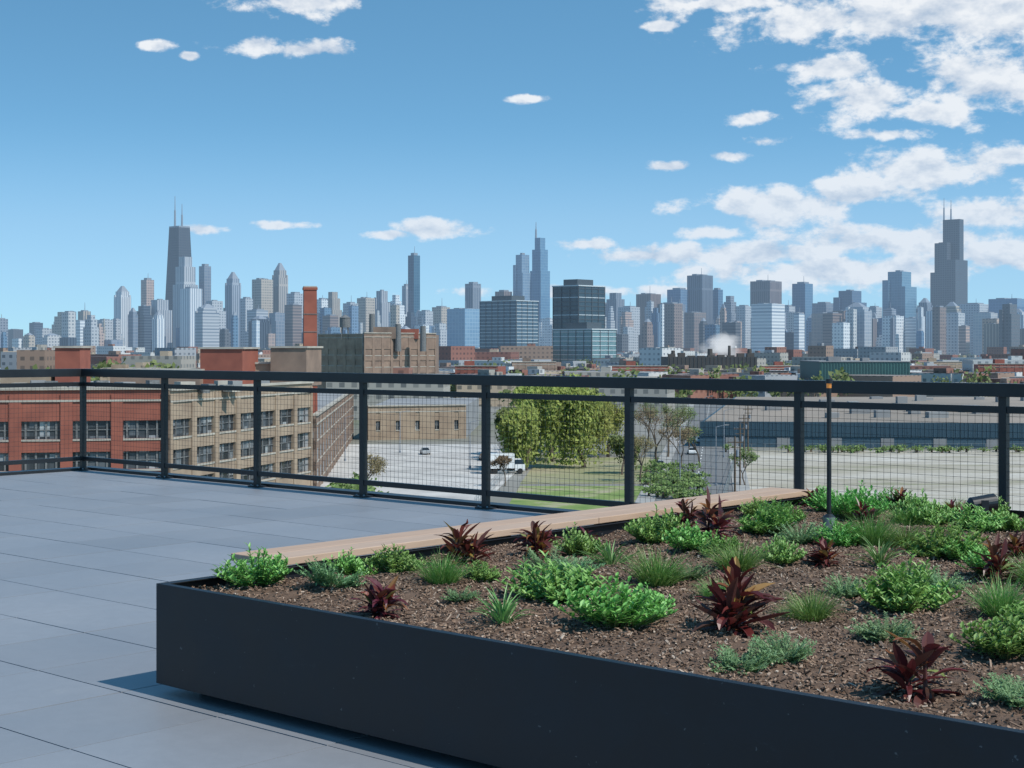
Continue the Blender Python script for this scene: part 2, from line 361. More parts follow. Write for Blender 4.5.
for i in range(n1_+1):
    for j in range(n2_+1):
        a=PA0+.008+(PA1-PA0-.05)*i/n1_;bb=PB0+.008+(PB1-PB0-.016)*j/n2_
        b.v.append((a,bb,soilz(a,bb)+.006*noise.noise(Vector((a*40,bb*40,1)))))
for i in range(n1_):
    for j in range(n2_):
        q=i*(n2_+1)+j;b.f.append((q,q+n2_+1,q+n2_+2,q+1));b.m.append(0)
soil=pm('garden_soil',(.17,.105,.07),(.085,.052,.035),1,20,bump=1,bscale=80)
b.obj('garden_soil',[soil],mat=ML,smooth=True)
b=MB()
for i in range(78000):
    a=R.uniform(PA0+.02,15.0);bb=R.uniform(PB0+.015,PB1-.02)
    L_=R.uniform(.005,.018) if R.random()<.94 else R.uniform(.02,.045);W=R.uniform(.003,.009);T=R.uniform(.002,.005)
    rm=Matrix.Rotation(R.uniform(0,6.28),3,'Z')@Matrix.Rotation(R.gauss(0,.4),3,'Y')@Matrix.Rotation(R.gauss(0,.5),3,'X')
    c=Vector((a,bb,soilz(a,bb)+R.uniform(0,.011)));k=len(b.v)
    for x,y,z in((-1,-.7,-1),(1,-1,-1),(.8,1,-1),(-1,.8,-1),(-.9,-.5,1),(.8,-.9,1),(1,.7,1),(-.7,1,1)):
        b.v.append(tuple(c+rm@Vector((x*L_/2,y*W/2,z*T/2))))
    for f_ in((0,1,5,4),(1,2,6,5),(2,3,7,6),(3,0,4,7),(4,5,6,7)):b.f.append(tuple(k+q for q in f_));b.m.append(0)
m,t,p=nt('bark_mulch');g=N(t,'ShaderNodeNewGeometry')
col=ramp(t,g.outputs['Random Per Island'],[(0,(.07,.042,.028)),(.3,(.16,.10,.068)),(.65,(.27,.175,.12)),(.92,(.38,.27,.20)),(1,(.52,.43,.35))])
f=noi(t,1.6,4,.6);col=mixc(t,mth(t,'MULTIPLY_ADD',f,2.0,-.75,clamp=True),col,mixc(t,1.0,col,(.55,.52,.50),'MULTIPLY'))
t.links.new(col,p.inputs['Base Color']);p.inputs['Roughness'].default_value=.9
b.obj('bark_mulch',[m],mat=ML)

# ---------------- plants ----------------
def leaf(b,base,az,el,L_,W,droop,segs=4,fold=.25,kind='lance',m=0,mid=True,twist=0):
    p=Vector(base);prev=None
    side=Vector((-math.sin(az+twist),math.cos(az+twist),0))
    for i in range(segs+1):
        t_=i/segs
        if kind=='lance':w_=W*max(.06,math.sin(math.pi*(t_*.93+.06)))**.8
        elif kind=='oval':w_=W*max(.10,math.sin(math.pi*(t_*.85+.12)))**.6
        else:w_=W*(1-t_*.97)**.6
        e=el-droop*t_
        d=Vector((math.cos(az)*math.cos(e),math.sin(az)*math.cos(e),math.sin(e)))
        up=d.cross(side)*-1
        if up.z<0 and e<1.3:up=-up
        k=len(b.v)
        if mid:
            b.v+=[tuple(p+side*w_/2+up*fold*w_),tuple(p),tuple(p-side*w_/2+up*fold*w_)]
            if i:
                for q in(0,1):b.f.append((prev+q,prev+q+1,k+q+1,k+q));b.m.append(m)
        else:
            b.v+=[tuple(p+side*w_/2),tuple(p-side*w_/2)]
            if i:b.f.append((prev,prev+1,k+1,k));b.m.append(m)
        prev=k;p=p+d*(L_/segs)
    return p
Lsed=leafmat('sedum_leaf',[(0,(.11,.26,.05)),(.5,(.20,.41,.09)),(.85,(.29,.52,.14)),(1,(.40,.60,.22))],.5,.3)
Lgrs=leafmat('sedge_blade',[(0,(.09,.20,.04)),(.5,(.16,.32,.07)),(.9,(.25,.42,.12)),(1,(.42,.40,.18))],.45,.3)
Lred=leafmat('burgundy_leaf',[(0,(.06,.014,.02)),(.45,(.13,.022,.03)),(.70,(.08,.035,.028)),(.84,(.22,.06,.03)),(.93,(.32,.19,.05)),(1,(.17,.22,.05))],.4,.25)
Lfer=leafmat('yarrow_leaf',[(0,(.11,.20,.08)),(.6,(.20,.33,.14)),(1,(.29,.42,.21))],.6,.25)
Llil=leafmat('lily_blade',[(0,(.11,.25,.07)),(.6,(.19,.38,.11)),(1,(.32,.45,.19))],.45,.3)
Lstem=pm('stem_green',(.12,.17,.06))
def sedum(seed):
    r=random.Random(seed);b=MB();lop=r.uniform(0,6.28)
    for s in range(84):
        rr=math.sqrt(r.random());a=r.uniform(0,6.28);tilt=rr*1.2
        base=Vector((math.cos(a)*rr*.06,math.sin(a)*rr*.06,0))
        d=Vector((math.cos(a)*math.sin(tilt),math.sin(a)*math.sin(tilt),math.cos(tilt)))
        ln=r.uniform(.085,.145)*(1-.1*rr)*(1+.2*math.cos(a-lop));tip=base+d*ln+Vector((0,0,.012))
        b.tube(base,tip,.0022,.0015,4,1,False)
        nl=14
        for i in range(nl):
            t_=.3+.7*i/(nl-1);p=base.lerp(tip,t_)
            leaf(b,p,i*2.4+r.uniform(-.3,.3),.15+.9*(t_-.3)+r.uniform(-.2,.3),r.uniform(.024,.038)*(1.1-.35*t_),r.uniform(.010,.014),.35,2,.2,'oval',0)
    return b.mesh('sedum',[Lsed,Lstem])
def sedge(seed):
    r=random.Random(seed);b=MB()
    for s in range(620):
        rr=math.sqrt(r.random());a=r.uniform(0,6.28)
        leaf(b,(math.cos(a)*rr*.055,math.sin(a)*rr*.055,0),a+r.gauss(0,.5),1.52-rr*.75+r.gauss(0,.14),r.uniform(.09,.18),.0034,r.uniform(.2,1.4),4,0,'grass',0,False,r.uniform(-1,1))
    return b.mesh('sedge',[Lgrs])
def redp(seed):
    r=random.Random(seed);b=MB();ns=r.choice([2,3,3])
    for c_ in range(ns):
        ca=r.uniform(0,6.28);cx,cy=math.cos(ca)*.04*(c_>0),math.sin(ca)*.04*(c_>0);n=r.choice([20,26]);hh=r.uniform(.5,1.4)
        for s in range(n):
            a=s*2.4+r.uniform(-.4,.4);q=s/n
            leaf(b,(cx+math.cos(a)*.01,cy+math.sin(a)*.01,.01+.10*q*hh),a,.0+1.15*q+r.gauss(0,.25),r.uniform(.06,.14)*(1-.2*q),r.uniform(.018,.036),r.uniform(-.3,1.8),5,.28,'lance',0,True,r.uniform(-1.1,1.1))
        b.tube((cx,cy,0),(cx,cy,.11*hh),.006,.004,6,0)
    return b.mesh('red',[Lred])
def yarrow(seed):
    r=random.Random(seed);b=MB()
    for s in range(85):
        rr=math.sqrt(r.random());a=r.uniform(0,6.28);el_=1.15-.85*rr
        base=Vector((math.cos(a)*.03*rr,math.sin(a)*.03*rr,0));ln=r.uniform(.07,.15)
        d=Vector((math.cos(a)*math.cos(el_),math.sin(a)*math.cos(el_),math.sin(el_)));tip=base+d*ln
        b.tube(base,tip,.0014,.0008,3,0,False)
        for i in range(14):
            t_=.25+.75*i/13;p=base.lerp(tip,t_)
            for sg in(-1,1):leaf(b,p,a+sg*1.1+r.gauss(0,.2),el_*.3+r.gauss(.1,.4),.024*(1.2-t_*.6)*r.uniform(.7,1.2),.0065,.3,2,.1,'lance',0,False)
    return b.mesh('yarrow',[Lfer])
def lily(seed):
    r=random.Random(seed);b=MB()
    for s in range(56):
        rr=r.random();a=r.uniform(0,6.28)
        leaf(b,(math.cos(a)*.03*rr,math.sin(a)*.03*rr,0),a+r.gauss(0,.3),1.5-rr*.8,r.uniform(.10,.20),.010,r.uniform(.3,1.5),5,.3,'lance',0,True)
    return b.mesh('lily',[Llil])
LIB={'s':('sedum_plant',[sedum(i) for i in(1,2,3,4,21)],.27),'g':('sedge_tuft',[sedge(i) for i in(5,6,7)],.27),'r':('burgundy_foliage_plant',[redp(i) for i in(8,9,10,11,22)],.25),
     'y':('yarrow_plant',[yarrow(i) for i in(12,13)],.27),'l':('daylily_plant',[lily(i) for i in(14,15,16)],.28)}
PL=[('s',258,588,68),('y',330,594,66),('s',352,580,44),('r',373,614,60),('s',395,578,50),('g',442,590,60),('r',465,568,60),('r',535,558,52),('l',503,624,66),('s',482,586,36),
('s',560,602,84),('s',612,630,98),('s',652,612,46),('g',657,588,72),('y',548,572,60),('s',655,542,56),('l',612,566,60),('s',582,554,46),('g',738,578,66),('s',770,538,60),('r',717,542,64),
('r',738,636,102),('y',742,670,66),('y',782,664,66),('g',812,620,68),('g',718,602,48),('r',823,568,46),('s',900,614,84),('y',902,584,60),('r',908,692,108),('r',1000,588,62),('s',1006,664,88),
('g',1002,626,70),('s',945,558,70),('s',976,534,54),('s',930,526,52),('g',872,550,64),('s',852,520,56),('g',905,526,44),('r',905,510,38),('r',812,506,36),('r',1018,556,44),('y',885,640,66),('y',1012,702,64),
('s',985,580,48),('y',800,547,54),('s',690,556,50),('s',720,562,40),('y',940,592,50),('s',830,512,42),('s',870,504,38),('s',760,517,38),('s',1010,532,44),('g',965,514,36),('l',880,568,56),('s',1015,512,36),('s',780,568,44),
('y',575,582,52),('s',920,604,44),('s',890,510,40),('s',850,497,30),('s',845,550,48),('g',1040,590,70),('s',1045,640,80),('r',1060,560,50),('g',905,550,50),('s',780,522,40),('s',940,508,34),('s',965,562,44),
('r',690,525,36),('r',868,530,38),('r',955,524,36),('r',590,548,34),('y',690,585,44),('y',460,604,36),('y',845,600,44)]
MLi=ML.inverted()
for i,(k,px,py,wp) in enumerate(PL):
    d=F*(H-.39)/(py-HOR);X,Y=brg(px,d)
    l=MLi@Vector((X,Y,0));a=min(max(l.x,PA0+.1),PA1-.2);bb=min(max(l.y,PB0+.12),PB1-.12)
    nm,ms,dia=LIB[k];sc_=wp/F*d/dia
    o=mkobj(nm,ms[i%len(ms)])
    pos=ML@Vector((a,bb,soilz(a,bb)-.004));o.location=pos
    o.rotation_euler=(R.gauss(0,.08),R.gauss(0,.08),R.uniform(0,6.28));o.scale=(sc_,sc_,sc_*R.uniform(.85,1.1))
d=F*(H-.39)/(541-HOR);X,Y=brg(829,d);zb=.38
amb=pm('amber_lens',(.50,.20,.04),(.35,.12,.02),.3);amb.node_tree.nodes['Principled BSDF'].inputs['Emission Color'].default_value=(1,.4,.08,1);amb.node_tree.nodes['Principled BSDF'].inputs['Emission Strength'].default_value=.25
alu=pm('galvanised_sleeve',(.42,.43,.45),(.3,.31,.33),.35,30,metal=.7)
b=MB();zt=hgt(379,d)
b.tube((0,0,-.05),(0,0,.08),.026,.026,20,2);b.tube((0,0,.08),(0,0,.13),.031,.031,20,2);b.tube((0,0,.13),(0,0,.145),.031,.013,20,0)
b.tube((0,0,.12),(0,0,zt-zb-.045),.0115,.0115,16,0);b.tube((0,0,zt-zb-.045),(0,0,zt-zb-.022),.0125,.0125,16,1);b.tube((0,0,zt-zb-.022),(0,0,zt-zb),.0175,.0175,16,0)
b.obj('garden_lamp',[M['black'],amb,alu],loc=(X,Y,zb),smooth=False)
d=8.6;X,Y=brg(982,d);b=MB();glass=pm('lamp_glass',(.05,.05,.055),rough=.1)
b.tube((0,0,-.05),(0,0,.04),.012,.012,10,0);b.tube((-.06,0,.055),(.075,.02,.072),.046,.050,24,0);b.tube((.0755,.02,.0721),(.0775,.0203,.0722),.044,.044,24,1)
b.tube((-.085,-.004,.052),(-.06,0,.055),.02,.046,24,0);b.box(-.02,.02,-.060,-.052,.02,.09,0);b.box(-.02,.02,.055,.063,.02,.09,0)
b.obj('garden_spotlight',[M['black'],glass],loc=(X,Y,.42))

# ---------------- skyline ----------------
GRID=TH
def tower(name,x0,x1,yt,d,kind='box',col=(.4,.4,.4),mat='punch',ratio=1.0,ant=None):
    cx=(x0+x1)/2;w_=(x1-x0)/F*d;X,Y=brg(cx,d);zt=hgt(yt,d)-GZ
    sy=w_/(.742*ratio+.67);sx=ratio*sy;b=MB()
    if kind=='box':
        b.rbox(0,0,sx,sy,0,zt*.975);b.rbox(sx*.04,0,sx*.55,sy*.6,zt*.975,zt,0,1)
    elif kind=='slab':
        b.rbox(0,0,sx,sy,0,zt*.98);b.rbox(-sx*.2,0,sx*.3,sy*.5,zt*.98,zt,0,1);b.rbox(sx*.25,0,sx*.2,sy*.4,zt*.98,zt*.992,0,1)
    elif kind=='step':
        b.rbox(0,0,sx,sy,0,zt*.72);b.rbox(0,0,sx*.78,sy*.8,zt*.72,zt*.9);b.rbox(0,0,sx*.5,sy*.55,zt*.9,zt)
    elif kind=='crown':
        b.rbox(0,0,sx,sy,0,zt*.84);b.rbox(0,0,sx*.8,sy*.8,zt*.84,zt*.92);b.rbox(0,0,sx*.7,sy*.7,zt*.92,zt,0,1,.25)
        for q in((-1,-1),(1,-1),(1,1),(-1,1)):b.rbox(q[0]*sx*.42,q[1]*sy*.42,sx*.14,sy*.14,zt*.84,zt*.87)
    elif kind=='taper':
        b.rbox(0,0,sx,sy,0,zt,0,0,.6);b.rbox(0,0,sx*.6,sy*.6,zt,zt*1.012,0,1)
    elif kind=='wing':
        b.rbox(0,0,sx*.62,sy*.8,0,zt);b.rbox(-sx*.36,0,sx*.28,sy,0,zt*.9);b.rbox(sx*.38,0,sx*.24,sy,0,zt*.82);b.rbox(0,0,sx*.2,sy*.3,zt,zt*1.02,0,1)
    elif kind=='willis':
        u=sx/3
        hs=[[.61,.83,.61],[.83,1,.83],[.70,1,.70]]
        for i in range(3):
            for j in range(3):
                g=.15
                b.box((i-1.5)*u+g,(i-.5)*u-g,(j-1.5)*u*sy/sx+g,(j-.5)*u*sy/sx-g,0,zt*hs[i][j])
    if ant:
        for (ap,ay) in ant:
            off=(ap-cx)/F*d;ax=off*math.cos(GRID);ayy=-off*math.sin(GRID)*1.0
            zz=hgt(ay,d)-GZ;b.tube((ax,ayy,zt*.98),(ax,ayy,zt+(zz-zt)*.55),3.2,2.4,6,1);b.tube((ax,ayy,zt+(zz-zt)*.55),(ax,ayy,zz),1.4,.7,6,1)
    if kind in('box','slab') and R.random()<.4:
        b.tube((sx*.1,0,zt*.98),(sx*.1,0,zt*1.0+R.uniform(8,22)),.9,.5,5,1)
    o=b.obj(name,[M[mat],M['antenna']],uv=True,mat=Matrix.Translation((X,Y,GZ))@Matrix.Rotation(GRID+(0 if ant else R.uniform(-.04,.04)),4,'Z'));o.color=(*col,1);return o
LG=(.43,.45,.48);TN=(.44,.38,.32);WH=(.68,.70,.72);BG=(.10,.20,.31);DK=(.05,.08,.12);GR=(.22,.25,.30);BR=(.22,.17,.16);MB_=(.14,.24,.36);PK=(.45,.34,.30)
T=[('office_tower',-6,8,318,4000,'box',GR,'punch'),('apartment_tower',36,52,328,4200,'box',LG,'punch'),('apartment_tower',52,76,312,4100,'step',TN,'punch'),('apartment_tower',70,97,320,3600,'slab',WH,'ribbon'),
('apartment_tower',96,113,319,4000,'box',LG,'punch'),('apartment_tower',114,131,286,4300,'crown',WH,'vert'),('apartment_tower',141,154,278,4300,'box',PK,'punch'),('apartment_tower',148,172,300,4000,'wing',LG,'vert'),
('tapered_skyscraper',162,197,228,4370,'taper',(.04,.055,.08),'punch',1.2,[(175,196),(182,204)]),('office_tower',173,198,257,4150,'step',(.46,.47,.49),'vert'),('apartment_tower',180,202,287,3900,'box',WH,'vert'),
('office_tower',199,211,264,4300,'box',GR,'glass'),('apartment_tower',203,226,301,4000,'wing',LG,'punch'),('office_tower',225,241,272,4200,'crown',(.33,.37,.43),'vert'),('apartment_tower',240,253,297,4100,'box',LG,'punch'),
('apartment_tower',252,273,278,4250,'slab',TN,'punch'),('apartment_tower',247,268,309,3800,'box',LG,'ribbon'),('office_tower',272,288,263,4300,'crown',(.42,.38,.35),'vert'),('apartment_tower',266,288,313,3700,'wing',GR,'glass'),
('apartment_tower',287,303,292,4200,'box',LG,'punch'),('office_tower',316,328,298,4200,'box',WH,'punch'),('office_tower',324,342,292,4300,'step',TN,'vert'),('apartment_tower',343,358,302,4100,'box',LG,'punch'),
('apartment_tower',357,375,297,4200,'slab',TN,'punch'),('apartment_tower',374,390,291,4400,'wing',LG,'vert'),('apartment_tower',389,403,295,4300,'step',WH,'punch'),('office_tower',402,410,284,4500,'box',LG,'vert'),
('glass_tower',408,420,253,4400,'box',(.03,.12,.19),'glass'),('office_tower',418,433,310,4000,'box',LG,'punch'),('office_tower',432,450,306,4200,'box',TN,'punch'),('glass_tower',447,481,308,3400,'slab',(.24,.38,.50),'glass'),
('office_tower',465,481,282,4400,'box',GR,'vert'),('office_tower',495,512,290,4500,'box',BR,'vert'),('glass_tower',513,532,255,4500,'wing',(.22,.32,.42),'glass'),('glass_tower',530,550,238,4500,'step',(.12,.25,.37),'glass',1.0,[(536,222)]),
('office_tower',604,627,293,4500,'step',GR,'vert'),('office_tower',618,640,306,4300,'box',LG,'punch'),('office_tower',636,661,293,4600,'slab',BR,'vert'),('office_tower',655,672,306,4200,'box',LG,'punch'),
('office_tower',667,690,288,4600,'box',MB_,'glass'),('office_tower',687,713,274,4600,'slab',(.13,.16,.21),'vert'),('office_tower',711,723,288,4700,'box',BG,'glass'),('office_tower',722,738,296,4500,'step',GR,'punch'),
('office_tower',735,752,305,4500,'box',LG,'punch'),('office_tower',750,782,280,4700,'slab',(.20,.17,.18),'vert'),('apartment_tower',751,785,303,3300,'slab',WH,'ribbon'),('glass_tower',792,813,282,4700,'box',BG,'glass'),
('office_tower',780,795,305,4600,'box',LG,'punch'),('office_tower',812,835,302,4600,'box',GR,'glass'),('office_tower',833,867,291,4500,'wing',(.08,.13,.21),'glass'),('office_tower',866,882,306,4600,'box',LG,'punch'),
('glass_tower',882,917,272,4700,'wing',(.13,.25,.34),'glass'),('office_tower',917,933,298,4700,'crown',GR,'vert'),('stepped_skyscraper',930,968,220,5100,'willis',(.04,.055,.08),'punch',1.0,[(944,198),(951,200)]),
('office_tower',958,990,303,4500,'box',LG,'punch'),('glass_tower',988,1030,298,4200,'slab',MB_,'glass'),('apartment_tower',882,904,315,3600,'box',WH,'punch'),('apartment_tower',905,925,317,3600,'slab',WH,'ribbon'),
('apartment_tower',926,945,310,3700,'box',WH,'vert'),('apartment_tower',945,965,312,3700,'box',LG,'punch'),('office_tower',1022,1050,306,4200,'box',GR,'vert'),('apartment_tower',832,850,322,3300,'box',WH,'punch'),('office_tower',982,1004,318,3500,'slab',(.5,.36,.28),'punch')]
for a in T: tower(*a)
cols=[LG,TN,WH,GR,BR,MB_,LG,PK,(.5,.5,.5),(.28,.31,.37),WH,DK,BG,(.10,.11,.13)]
def env(px):
    if px<30:return 335
    if px<110:return 326
    return 317
px=-60
while px<1090:
    for q in range(2):
        wd=R.uniform(6,24);yt=env(px)+R.uniform(-16,18);d=R.uniform(3300,5200)
        tower('apartment_tower' if R.random()<.5 else 'office_tower',px+R.uniform(-5,5),px+wd,yt,d,R.choice(['box','wing','step','slab','crown','box']),R.choice(cols),R.choice(['punch','ribbon','vert','glass','punch']),R.choice([.6,1,1.6]))
    px+=R.uniform(6,10)
b=MB()
for i in range(1600):
    d=math.exp(R.uniform(math.log(700),math.log(3800)));px=R.uniform(-150,1180);X,Y=brg(px,d)
    h_=R.choice([7,8,9,10,12,14]) if R.random()<.85 else R.uniform(15,26)
    if d<1100: h_=min(h_,11)
    s_=R.uniform(10,40);b.rbox(X,Y,s_,R.uniform(10,32),GZ,GZ+h_,GRID)
    if R.random()<.4:b.rbox(X,Y,s_*.25,4,GZ+h_,GZ+h_+2.5,GRID)
b.obj('distant_lowrise_city_blocks',[M['low']],uv=True)
b=MB()
for (x0,x1,yt,d,dep) in[(0,60,352,800,30),(95,160,368,640,30),(318,455,375,500,25),(445,560,380,620,40),(560,640,372,700,30),(600,680,386,560,24),(905,960,366,900,40),(970,1060,360,850,30),(15,48,350,640,20),(118,190,356,700,20),(760,820,372,900,30),(455,520,352,1300,40),(495,556,346,1400,40)]:
    X,Y=brg((x0+x1)/2,d);w_=(x1-x0)/F*d;b.rbox(X,Y+dep/2,w_*.86,dep,GZ,hgt(yt,d),R.uniform(-.25,.1))
    b.rbox(X+w_*.1,Y+dep/2,w_*.12,dep*.3,hgt(yt,d),hgt(yt,d)+2.2,-.1)
b.obj('midground_warehouses',[M['low']],uv=True)

gl=facade('office_glass',6,4,.9,.9,(.6,.7,.8),.06);slabm=pm('office_slab',(.55,.60,.62),(.45,.49,.52),.5,.05);dks=pm('dark_mullion',(.07,.085,.10),rough=.4)
def office(name,x0,x1,yt,d,col,ratio,fl=4.2,slab=.7,cap=True,every=1):
    w_=(x1-x0)/F*d;sy=w_/(.742*ratio+.67);sx=ratio*sy;X,Y=brg((x0+x1)/2,d);zt=hgt(yt,d)-GZ;b=MB()
    b.box(-sx/2,sx/2,-sy/2,sy/2,0,zt-1)
    z=fl;k=0
    while z<zt-1:
        b.box(-sx/2-.35,sx/2+.35,-sy/2-.35,sy/2+.35,z,z+slab,1 if k%every==0 else 2);z+=fl;k+=1
    n=int(sx/9)
    for i in range(n+1):
        x=-sx/2+sx*i/n;b.box(x-.3,x+.3,-sy/2-.5,-sy/2-.351,0,zt-1,2)
    n=int(sy/9)
    for i in range(n+1):
        y=-sy/2+sy*i/n;b.box(sx/2+.351,sx/2+.5,y-.3,y+.3,0,zt-1,2)
    if cap:
        b.box(-sx/2-.8,sx/2+.8,-sy/2-.8,sy/2+.8,zt-1,zt,1);b.box(-sx*.3,sx*.25,-sy*.3,sy*.3,zt,zt+6,2)
    o=b.obj(name,[gl,slabm,dks],uv=True,mat=Matrix.Translation((X,Y,GZ))@Matrix.Rotation(GRID,4,'Z'));o.color=(*col,1)
office('glass_office_block',480,538,301,1900,(.08,.14,.19),1.5)
office('glass_office_block',553,605,286,1500,(.04,.075,.10),.8,every=4)
office('glass_office_block',553,616,329,1440,(.18,.30,.31),1.3)
brick=pm('red_brick',(.33,.105,.07),(.22,.07,.05),.9,.35);tan=pm('tan_brick',(.38,.29,.21),(.25,.18,.13),.9,.3)
dirty=pm('weathered_brick',(.29,.20,.15),(.17,.12,.095),.9,.3);stone=pm('limestone_trim',(.46,.42,.36),(.33,.30,.26),.8,.5)
m,t,p=nt('factory_glass');vo=N(t,'ShaderNodeTexWhiteNoise')
tcn=N(t,'ShaderNodeTexCoord');mp=N(t,'ShaderNodeVectorMath',operation='SNAP');mp.inputs[1].default_value=(1.2,1.2,1.1);t.links.new(tcn.outputs['Object'],mp.inputs[0]);t.links.new(mp.outputs[0],vo.inputs[0])
t.links.new(ramp(t,vo.outputs[0],[(0,(.02,.025,.03)),(.55,(.06,.07,.08)),(.85,(.15,.17,.19)),(1,(.4,.42,.43))]),p.inputs['Base Color']);p.inputs['Roughness'].default_value=.12
fgl=m;frm=pm('window_frame',(.10,.10,.10),(.2,.2,.2),.6)
BM=[brick,fgl,stone,frm,M['roofgrey'],tan,dirty]
def bwall(b,p0,p1,z0,z1,nb,rows,pier,bm,nm=4):
    dx,dy=p1[0]-p0[0],p1[1]-p0[1];Lw=math.hypot(dx,dy);n=(dy/Lw,-dx/Lw);mid=((p0[0]+p1[0])/2,(p0[1]+p1[1])/2)
    if n[0]*mid[0]+n[1]*mid[1]>0:n=(-n[0],-n[1])
    b.wall(p0,p1,-.9,-.40,z0,z1,n,1)
    zs=z0
    for (s_,h_) in sorted(rows)+[(z1,None)]:
        b.wall(p0,p1,-.45,0,zs,s_,n,bm)
        if h_:
            b.wall(p0,p1,-.1,.10,s_-.25,s_-.002,n,2);zs=h_
    for i in range(nb+1):
        f_=i/nb;hw=pier/2/Lw;a=max(0,f_-hw);c=min(1,f_+hw)
        b.wall(p0,p1,-.46,.14,z0,z1-.6,n,bm,a,c)
        if i<nb:
            for (s_,h_) in rows:
                for k in range(1,nm):
                    fm=(i+k/nm)/nb;b.wall(p0,p1,-.42,-.25,s_,h_,n,3,fm-.12/Lw,fm+.12/Lw)
                b.wall(p0,p1,-.42,-.27,(s_+h_)/2-.06,(s_+h_)/2+.06,n,3,f_,f_+1/nb)
    b.wall(p0,p1,-.5,.3,z1-.1,z1+.25,n,2)
    b.wall(p0,p1,-.3,.18,z1-1.6,z1-1.35,n,2)
def shr(q,k=.985):
    cx=sum(p[0] for p in q)/len(q);cy=sum(p[1] for p in q)/len(q);return [(cx+(p[0]-cx)*k,cy+(p[1]-cy)*k) for p in q]
b=MB();q=[brg(-90,193),brg(167,200),brg(312,245),brg(300,300),brg(-90,270)]
rz=-4.4
rows=[(-18,-15.8),(-14.2,-11.9),(-10.25,-7.95)]
bwall(b,q[0],q[1],GZ,rz+.5,5,rows,1.5,0,5)
bwall(b,(q[1][0]+.3,q[1][1]+.2),q[2],GZ,rz+.3,7,rows,1.3,5,3)
b.quadbox(shr(q),GZ,rz-.3,4)
def pent(x0,x1,yt,d,dep,mt,rot=0):
    X,Y=brg((x0+x1)/2,d);w_=(x1-x0)/F*d;b.rbox(X,Y+dep/2,w_,dep,rz-.35,hgt(yt,d),rot,mt);b.rbox(X,Y+dep/2,w_+.5,dep+.5,hgt(yt,d),hgt(yt,d)+.3,rot,2)
pent(203,247,349,246,8,0,-.15);pent(274,311,348,250,9,6,-.15);pent(55,80,348,240,6,0);pent(247,274,364,252,6,5);pent(110,200,371,244,7,6);pent(0,50,372,240,9,5)
for i in range(26):
    X,Y=brg(R.uniform(-40,280),R.uniform(205,238));
    if Y>200:b.rbox(X,Y,R.uniform(.8,2.4),R.uniform(.8,2),rz-.3,rz+R.uniform(.2,1.2),R.uniform(0,1),R.choice([2,3,4]))
b.obj('brick_factory',BM)
X,Y=brg(310,262);b=MB();b.rbox(0,0,2.5,2.5,GZ,hgt(290,262),.2,0,.86);b.rbox(0,0,2.4,2.4,hgt(290,262),hgt(287.5,262),.2,0);b.rbox(0,0,2.2,2.2,hgt(287.5,262),hgt(286.3,262),.2,2)
for z in(-5,-2,1,4,7):b.rbox(0,0,2.42-.01*z,2.42-.01*z,z,z+.12,.2,3)
b.obj('brick_chimney',BM,loc=(X,Y,0))
b=MB();q=[brg(316,250),brg(353,400),brg(300,420),brg(285,260)]
bwall(b,q[0],q[1],GZ,-9.5,18,[(-20.4,-18.4),(-17,-15),(-13.6,-11.6)],1.6,6,3);b.quadbox(shr(q,.98),GZ,-10,4);b.obj('brick_warehouse',BM)
b=MB();d=600;p0=brg(364,d);p1=brg(436,d+25)
bwall(b,p0,p1,GZ,hgt(333,d),8,[(-6,-3.6),(-1.5,.9),(-11,-8.6),(-15.5,-13)],1.2,6,3);q=[p0,p1,(p1[0],p1[1]+30),(p0[0],p0[1]+30)];b.quadbox(shr(q,.98),GZ,hgt(334,d),6)
for (sx_,yt) in((372,314),(398,324),(423,326)):
    X,Y=brg(sx_,610);b.tube((X,Y,0),(X,Y,hgt(yt,610)),1.3,1.1,10,3)
X,Y=brg(385,612);b.rbox(X,Y,9,6,5,hgt(327,612),0,6)
X,Y=brg(410,620);b.rbox(X,Y,7,6,5,hgt(329,620),0,0)
b.obj('industrial_building',BM)
b=MB();d=640;p0=brg(318,d+20);p1=brg(372,d)
bwall(b,p0,p1,GZ,hgt(334,d),6,[(-6,-3.6),(-1.5,.9),(-11,-8.6)],1.6,5,2);q=[p0,p1,(p1[0],p1[1]+30),(p0[0],p0[1]+30)];b.quadbox(shr(q,.98),GZ,hgt(335.5,d),5)
X,Y=brg(345,650)
for q in((-1.5,-1.5),(1.5,-1.5),(1.5,1.5),(-1.5,1.5)):b.tube((X+q[0],Y+q[1],5),(X+q[0]*.8,Y+q[1]*.8,10),.18,.18,5,3)
b.tube((X,Y,10),(X,Y,14),2.3,2.3,14,3);b.tube((X,Y,14),(X,Y,15.3),2.5,.2,14,3)
b.obj('loft_building',BM)
b=MB();d=392;p0=brg(368,d);p1=brg(466,d+8)
bwall(b,p0,p1,GZ,-13.4,5,[(-19.5,-17.2)],4,5,2);q=[p0,p1,(p1[0]+2,p1[1]+70),(p0[0],p0[1]+70)];b.quadbox(shr(q,.985),GZ,-13.7,4);b.obj('tan_warehouse',BM)
